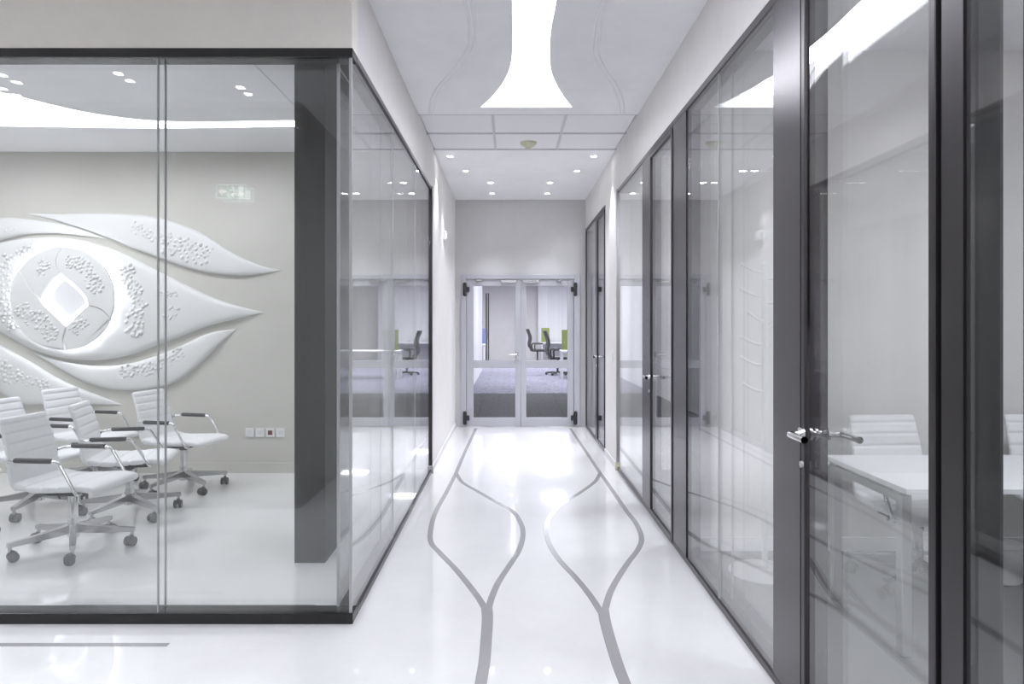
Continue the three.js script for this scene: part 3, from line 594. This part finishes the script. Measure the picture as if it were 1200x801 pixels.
[[-2.81, 4.54, 0.05, 'white swivel chair standing closest to the glass front', 0, 0], [-2.886, 5.35, -0.25, 'white swivel chair standing between the socket-side chair and the glass-side one', 0, 0.15], [-2.86, 6.18, 0.16, 'white swivel chair beside the row of wall sockets', 0, 0.48],
  [-3.78, 6.38, 0.18, 'white swivel chair backed up against the lower lashes of the relief', 0, 0.3], [-3.66, 5.48, 0.1, 'white swivel chair half hidden by the back of the chair at the glass', 0, 0.9], [-3.86, 4.72, 0.1, 'white swivel chair behind the glass of which just a castor shows', 0, 0.2]].forEach(([x, d, a, label, g, spin], i) => {
  const o = i ? chairA.clone() : chairA;
  if (i) { o.name = numbered('swivel_chair'); scene.add(o); }
  o.userData = {};
  o.position.set(x, 0, -d); o.rotation.y = -a; tag(o, label, 'chair', grpA);
  for (const c of o.children) if (c.name.startsWith('base_leg')) c.rotation.y = spin;   // the star foot turns on its own
});
// the chairs face right and a little towards the camera (positive turn)
// ---------------------------------------------------------------- meeting room: table, chairs, coat stand, bin
{
  const t = group('meeting_table'), x0 = 1.69, x1 = 4.1, d0 = 3.0, d1 = 3.78; tag(t, 'white rectangular meeting table with slim metal legs', 'table');
  box('tabletop', x0, x1, 0.715, 0.74, d0, d1, M.white, t, 0.003);
  box('rail', x0 + 0.01, x0 + 0.05, 0.665, 0.7, d0 + 0.06, d1 - 0.06, M.steel, t, 0.003);
  box('rail', x1 - 0.05, x1 - 0.01, 0.665, 0.7, d0 + 0.06, d1 - 0.06, M.steel, t, 0.003);
  box('rail', x0 + 0.05, x1 - 0.05, 0.66, 0.7, (d0 + d1) / 2 - 0.03, (d0 + d1) / 2 + 0.03, M.steel, t, 0.003);
  for (const x of [x0 + 0.03, x1 - 0.03]) {
    for (const d of [d0 + 0.1, d1 - 0.1]) box('spacer', x - 0.02, x + 0.02, 0.7, 0.715, d - 0.02, d + 0.02, M.steel, t);
    for (const d of [d0 + 0.07, d1 - 0.07]) box('leg', x - 0.022, x + 0.022, 0, 0.7, d - 0.025, d + 0.025, M.steel, t, 0.005);
  }
  mesh('cable_clip', boxG(x0 - 0.02, x0 + 0.02, 0.69, 0.735, d1 - 0.05, d1 - 0.01, 0.004), M.steel, t);
  settle(t, (x0 + x1) / 2, 0, (d0 + d1) / 2); t.position.y = 0.006;
  const chairB = makeChair(0.895);
  [[2.26, 3.9, 'white swivel chair behind the left end of the meeting table'], [3.2, 3.92, 'white swivel chair further along the back of the meeting table']].forEach(([x, d, label], i) => {
    const o = i ? chairB.clone() : chairB; if (i) { o.name = numbered('swivel_chair'); scene.add(o); }
    o.userData = {}; o.position.set(x, 0.006, -d); o.rotation.y = -Math.PI / 2 + 0.06 - 0.05 * i; tag(o, label.replace('left end', 'end nearest the corridor'), 'chair');
  });
}
{ // coat stand
  const t = group('coat_stand'); tag(t, 'white metal coat stand with slanting pegs behind the glass', 'coat stand');
  const base = new THREE.LatheGeometry([[0, 0.0], [0.2, 0], [0.205, 0.006], [0.2, 0.014], [0.05, 0.022], [0.03, 0.03], [0, 0.03]].map(p => new THREE.Vector2(...p)), 40);
  mesh('base', base, M.trim, t); mesh('pole', merged([cylG(0, 0.02, 1.79, 0, 0.017), cylG(0, 1.785, 1.8, 0, 0.02, 0.015)]), M.trim, t);
  [[1.74, 180], [1.7, -10], [1.6, 195], [1.56, 20], [1.46, 150], [1.42, -40], [1.32, 190], [1.2, 200], [1.05, 170]].forEach(([y, a], i) => {
    const r = a * Math.PI / 180, c = Math.cos(r), s = Math.sin(r);
    mesh('peg', merged([tubeG([[0, y, 0], [0.06 * c, y + 0.01, 0.06 * s], [0.13 * c, y + 0.045, 0.13 * s]], 0.0085, 8, 8), (g => { g.translate(0.13 * c, y + 0.045, 0.13 * s); return g; })(new THREE.SphereGeometry(0.012, 10, 8))]), M.trim, t);
  });
  t.position.set(1.48, 0.006, -4.08);
}
{ const t = group('waste_bin'); tag(t, 'small white round waste bin on the floor past the table', 'bin');
  const g = new THREE.LatheGeometry([[0, 0], [0.095, 0], [0.105, 0.01], [0.118, 0.2], [0.122, 0.205], [0.113, 0.202], [0.1, 0.02], [0, 0.018]].map(p => new THREE.Vector2(...p)), 32);
  mesh('bucket', g, M.white, t); const r = new THREE.TorusGeometry(0.118, 0.005, 8, 32); r.rotateX(Math.PI / 2); r.translate(0, 0.203, 0); mesh('rim', r, M.trim, t); t.position.set(2.765, 0.006, -3.97); }

renderer.render(scene, camera);
